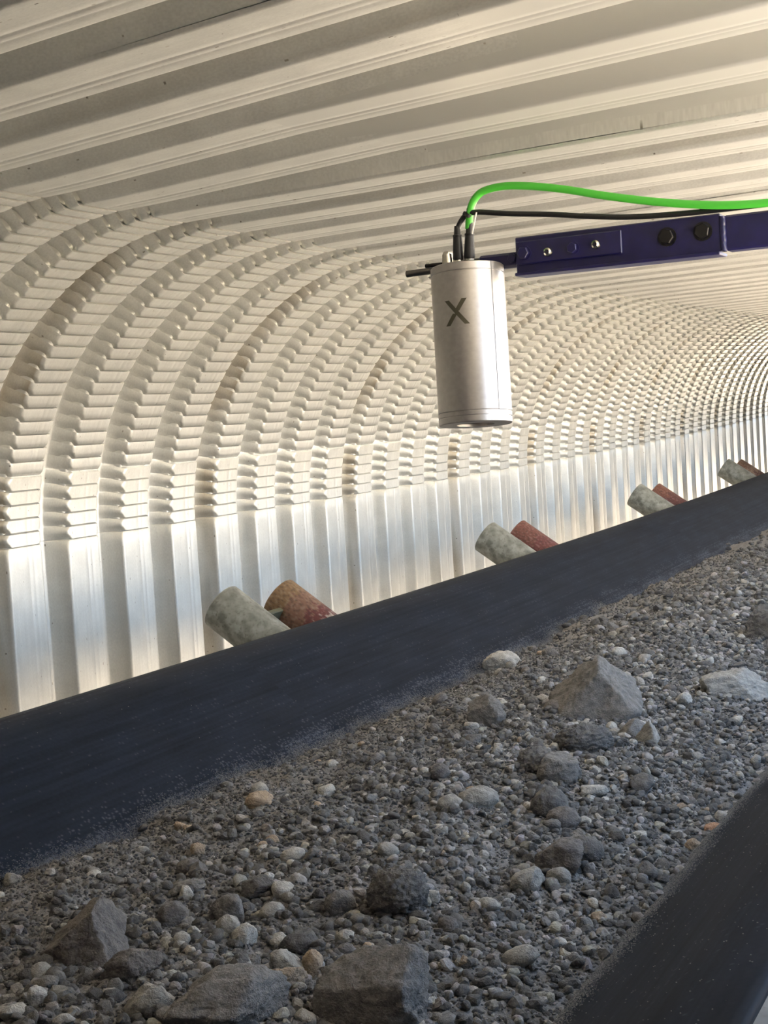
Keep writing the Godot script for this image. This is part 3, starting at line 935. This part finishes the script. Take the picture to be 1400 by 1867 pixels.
	for e in [[-0.010, 0.01, black, Vector3(1.161, 0.510, 0.215)], [0.009, 0.01, green, Vector3(1.1835, 0.535, 0.215)]]:
		var a := c + Vector3(e[0], H + 0.0125, e[1])
		var b: Vector3 = e[3]
		st = begin()
		var L := (b - a).length()
		lathe(st, [Vector2(0.0, 0), Vector2(0.0085, 0), Vector2(0.009, 0.003), Vector2(0.0082, 0.018), Vector2(0.0072, 0.036), Vector2(0.0078, 0.037), Vector2(0.0078, 0.0395), Vector2(0.006, 0.040), Vector2(0.0048, L + 0.012), Vector2(0.0, L + 0.012)], 24, along(a, b))
		put(done(st), "plug", M.rubber, e[2])
	st = begin()
	lathe(st, [Vector2(0.0068, 0), Vector2(0.0088, 0.0005), Vector2(0.0088, 0.006), Vector2(0.0068, 0.0065)], 20, Transform3D(Basis(Vector3(0, 0, 1), -0.6), Vector3(1.179, 0.5345, 0.215)))
	put(done(st), "tape", M.rubber, green)
	st = begin()
	bx(st, Vector3(1.1945, 0.522, 0.224), Vector3(0.0022, 0.034, 0.001), 0.0002, Basis(Vector3(0, 0, 1), -0.28))
	var tie := put(done(st), "cable_tie", M.white_tie, green)
	tag(tie, "white cable tie tail", "")

func build_arm():
	var o := base("support_arm", Vector3(0, 0, 0))
	tag(o, "dark navy painted steel arm with bolted plates holding the sensor", "bracket arm")
	var z := 0.178
	var st := begin()                                     # main bar, right of the weld
	bx(st, Vector3(1.84, 0.4655, z), Vector3(0.52, 0.052, 0.036), 0.003)
	put(done(st), "bar", M.navy, o)
	st = begin()                                          # channel: web and two flanges
	bx(st, Vector3(1.4135, 0.4655, z + 0.019), Vector3(0.323, 0.058, 0.005), 0.0015)
	bx(st, Vector3(1.4135, 0.4925, z + 0.003), Vector3(0.323, 0.005, 0.036), 0.0012)
	bx(st, Vector3(1.4135, 0.4365, z + 0.007), Vector3(0.323, 0.005, 0.048), 0.0012)
	put(done(st), "channel", M.navy, o)
	st = begin()
	bx(st, Vector3(1.340, 0.4695, z + 0.024), Vector3(0.172, 0.036, 0.006), 0.0015)
	put(done(st), "clamp_plate", M.navy, o)
	var bead := []                                        # weld bead where channel meets bar
	for i in 12: bead.append(Vector3(1.578 + 0.0003 * sin(i * 2.3), 0.439 + i * 0.0047, z + 0.0185 + 0.0004 * sin(i * 3.7)))
	put(tube(bead, 0.0052, 10, 3), "weld_bead", M.navy, o)
	st = begin()                                          # tongue from the channel to the sensor
	bx(st, Vector3(1.232, 0.4625, z), Vector3(0.1, 0.024, 0.02), 0.004)
	put(done(st), "tongue", M.navy, o)
	st = begin()
	hexbolt(st, Vector3(1.2425, 0.4645, z + 0.01), 0.0075, 0.007, 0.2)
	put(done(st), "bolt", M.navy, o)
	for b in [[1.2685, 0.4685, 0.0095, "navy"], [1.3487, 0.4675, 0.0085, "navy"], [1.4954, 0.4690, 0.0115, "oiled"], [1.5493, 0.4712, 0.0115, "oiled"]]:
		st = begin()
		hexbolt(st, Vector3(b[0], b[1], z + (0.0275 if b[0] < 1.42 else 0.0215)), b[2], 0.009, b[0] * 9.0)
		put(done(st), "bolt", M[b[3]], o)
	for b in [[1.3083, 0.4660], [1.3859, 0.4691]]:
		st = begin()
		lathe(st, [Vector2(0.0072, 0), Vector2(0.0072, 0.003), Vector2(0.0062, 0.006), Vector2(0.0035, 0.008), Vector2(0, 0.0085)], 20, Transform3D(Basis(Vector3(1, 0, 0), PI / 2), Vector3(b[0], b[1], z + 0.027)))
		var s := put(done(st), "set_screw", M.steel, o)
		tag(s, "shiny round-headed set screw", "")
	st = begin()
	rod(st, Vector3(1.058, 0.4575, z + 0.018), Vector3(1.2, 0.4625, z + 0.004), 0.0056, 20)
	put(done(st), "rod", M.rod, o)
	st = begin()
	rod(st, Vector3(1.085, 0.4690, z), Vector3(1.2, 0.4690, z - 0.004), 0.0036, 16)
	put(done(st), "rod", M.oiled, o)
	st = begin()                                          # the arm stands on a post beside the belt
	bx(st, Vector3(2.1, (0.497 + FLOOR_Y) / 2, z), Vector3(0.06, 0.497 - FLOOR_Y, 0.06), 0.004)
	put(done(st), "post", M.navy, o)

# ---------------------------------------------------------------- scene
func _ready():
	rng.seed = 12
	cam = Camera3D.new()
	cam.name = "camera"
	add_child(cam)
	cam.position = CAM
	cam.rotation_order = EULER_ORDER_YXZ
	cam.rotation = Vector3(-0.06064466, 0.46455626, -0.05998626)
	cam.fov = rad_to_deg(2.0 * atan(933.5 / 2600.0))
	cam.near = 0.02
	cam.current = true

	var env := Environment.new()
	var sky := Sky.new()
	var sm := ProceduralSkyMaterial.new()
	sm.sky_top_color = Color(0.60, 0.73, 0.90)
	sm.sky_horizon_color = Color(0.85, 0.92, 0.98)
	sm.sky_curve = 0.12
	sm.ground_bottom_color = Color(0.5, 0.45, 0.38)
	sm.ground_horizon_color = Color(0.66, 0.62, 0.55)
	sm.sky_energy_multiplier = 1.0
	sky.sky_material = sm
	env.background_mode = Environment.BG_SKY
	env.sky = sky
	env.ambient_light_source = Environment.AMBIENT_SOURCE_DISABLED
	env.tonemap_mode = Environment.TONE_MAPPER_LINEAR
	env.tonemap_exposure = 5.1
	env.sdfgi_enabled = true
	env.ssao_enabled = true
	env.ssil_enabled = true
	var we := WorldEnvironment.new()
	we.name = "environment"
	we.environment = env
	add_child(we)

	var sun := DirectionalLight3D.new()                   # high, from beyond the hood: it lights the yard on the open side
	sun.name = "sun"
	add_child(sun)
	sun.look_at_from_position(Vector3(-2.0, 5.0, -0.7), Vector3.ZERO)
	sun.light_energy = 8.8
	sun.light_color = Color(1.0, 0.97, 0.92)
	sun.light_angular_distance = 0.53
	sun.shadow_enabled = true

	lump.seed = 4; lump.frequency = 0.05; lump.fractal_octaves = 2
	make_materials()

	var st := begin()
	bx(st, Vector3(6, FLOOR_Y - 0.1, -4), Vector3(60, 0.2, 60), 0.01)
	tag(put(done(st), "floor", M.ground), "sunlit beige gravel yard beside the conveyor", "ground", "", "structure")
	build_hood()
	build_belt()
	st = begin()
	bx(st, Vector3(1.951, -0.238, 0.6), Vector3(0.2, 0.006, 5.2), 0.0015)
	bx(st, Vector3(2.05, -0.28, 0.6), Vector3(0.004, 0.08, 5.2), 0.0015)
	var sp := base("side_plate")
	tag(sp, "bright galvanised steel plate beside the near belt edge", "plate")
	put(done(st), "plate", M.plate, sp)
	for zz in [-1.7, 0.6, 2.9]:
		st = begin()
		bx(st, Vector3(1.99, (-0.241 + FLOOR_Y) / 2, zz), Vector3(0.05, -0.241 - FLOOR_Y, 0.05), 0.003)
		put(done(st), "leg", M.plate, sp)
	build_idlers()
	var load_ := build_heap()
	build_sensor()
	build_arm()
	build_stones()
	build_grit(load_)
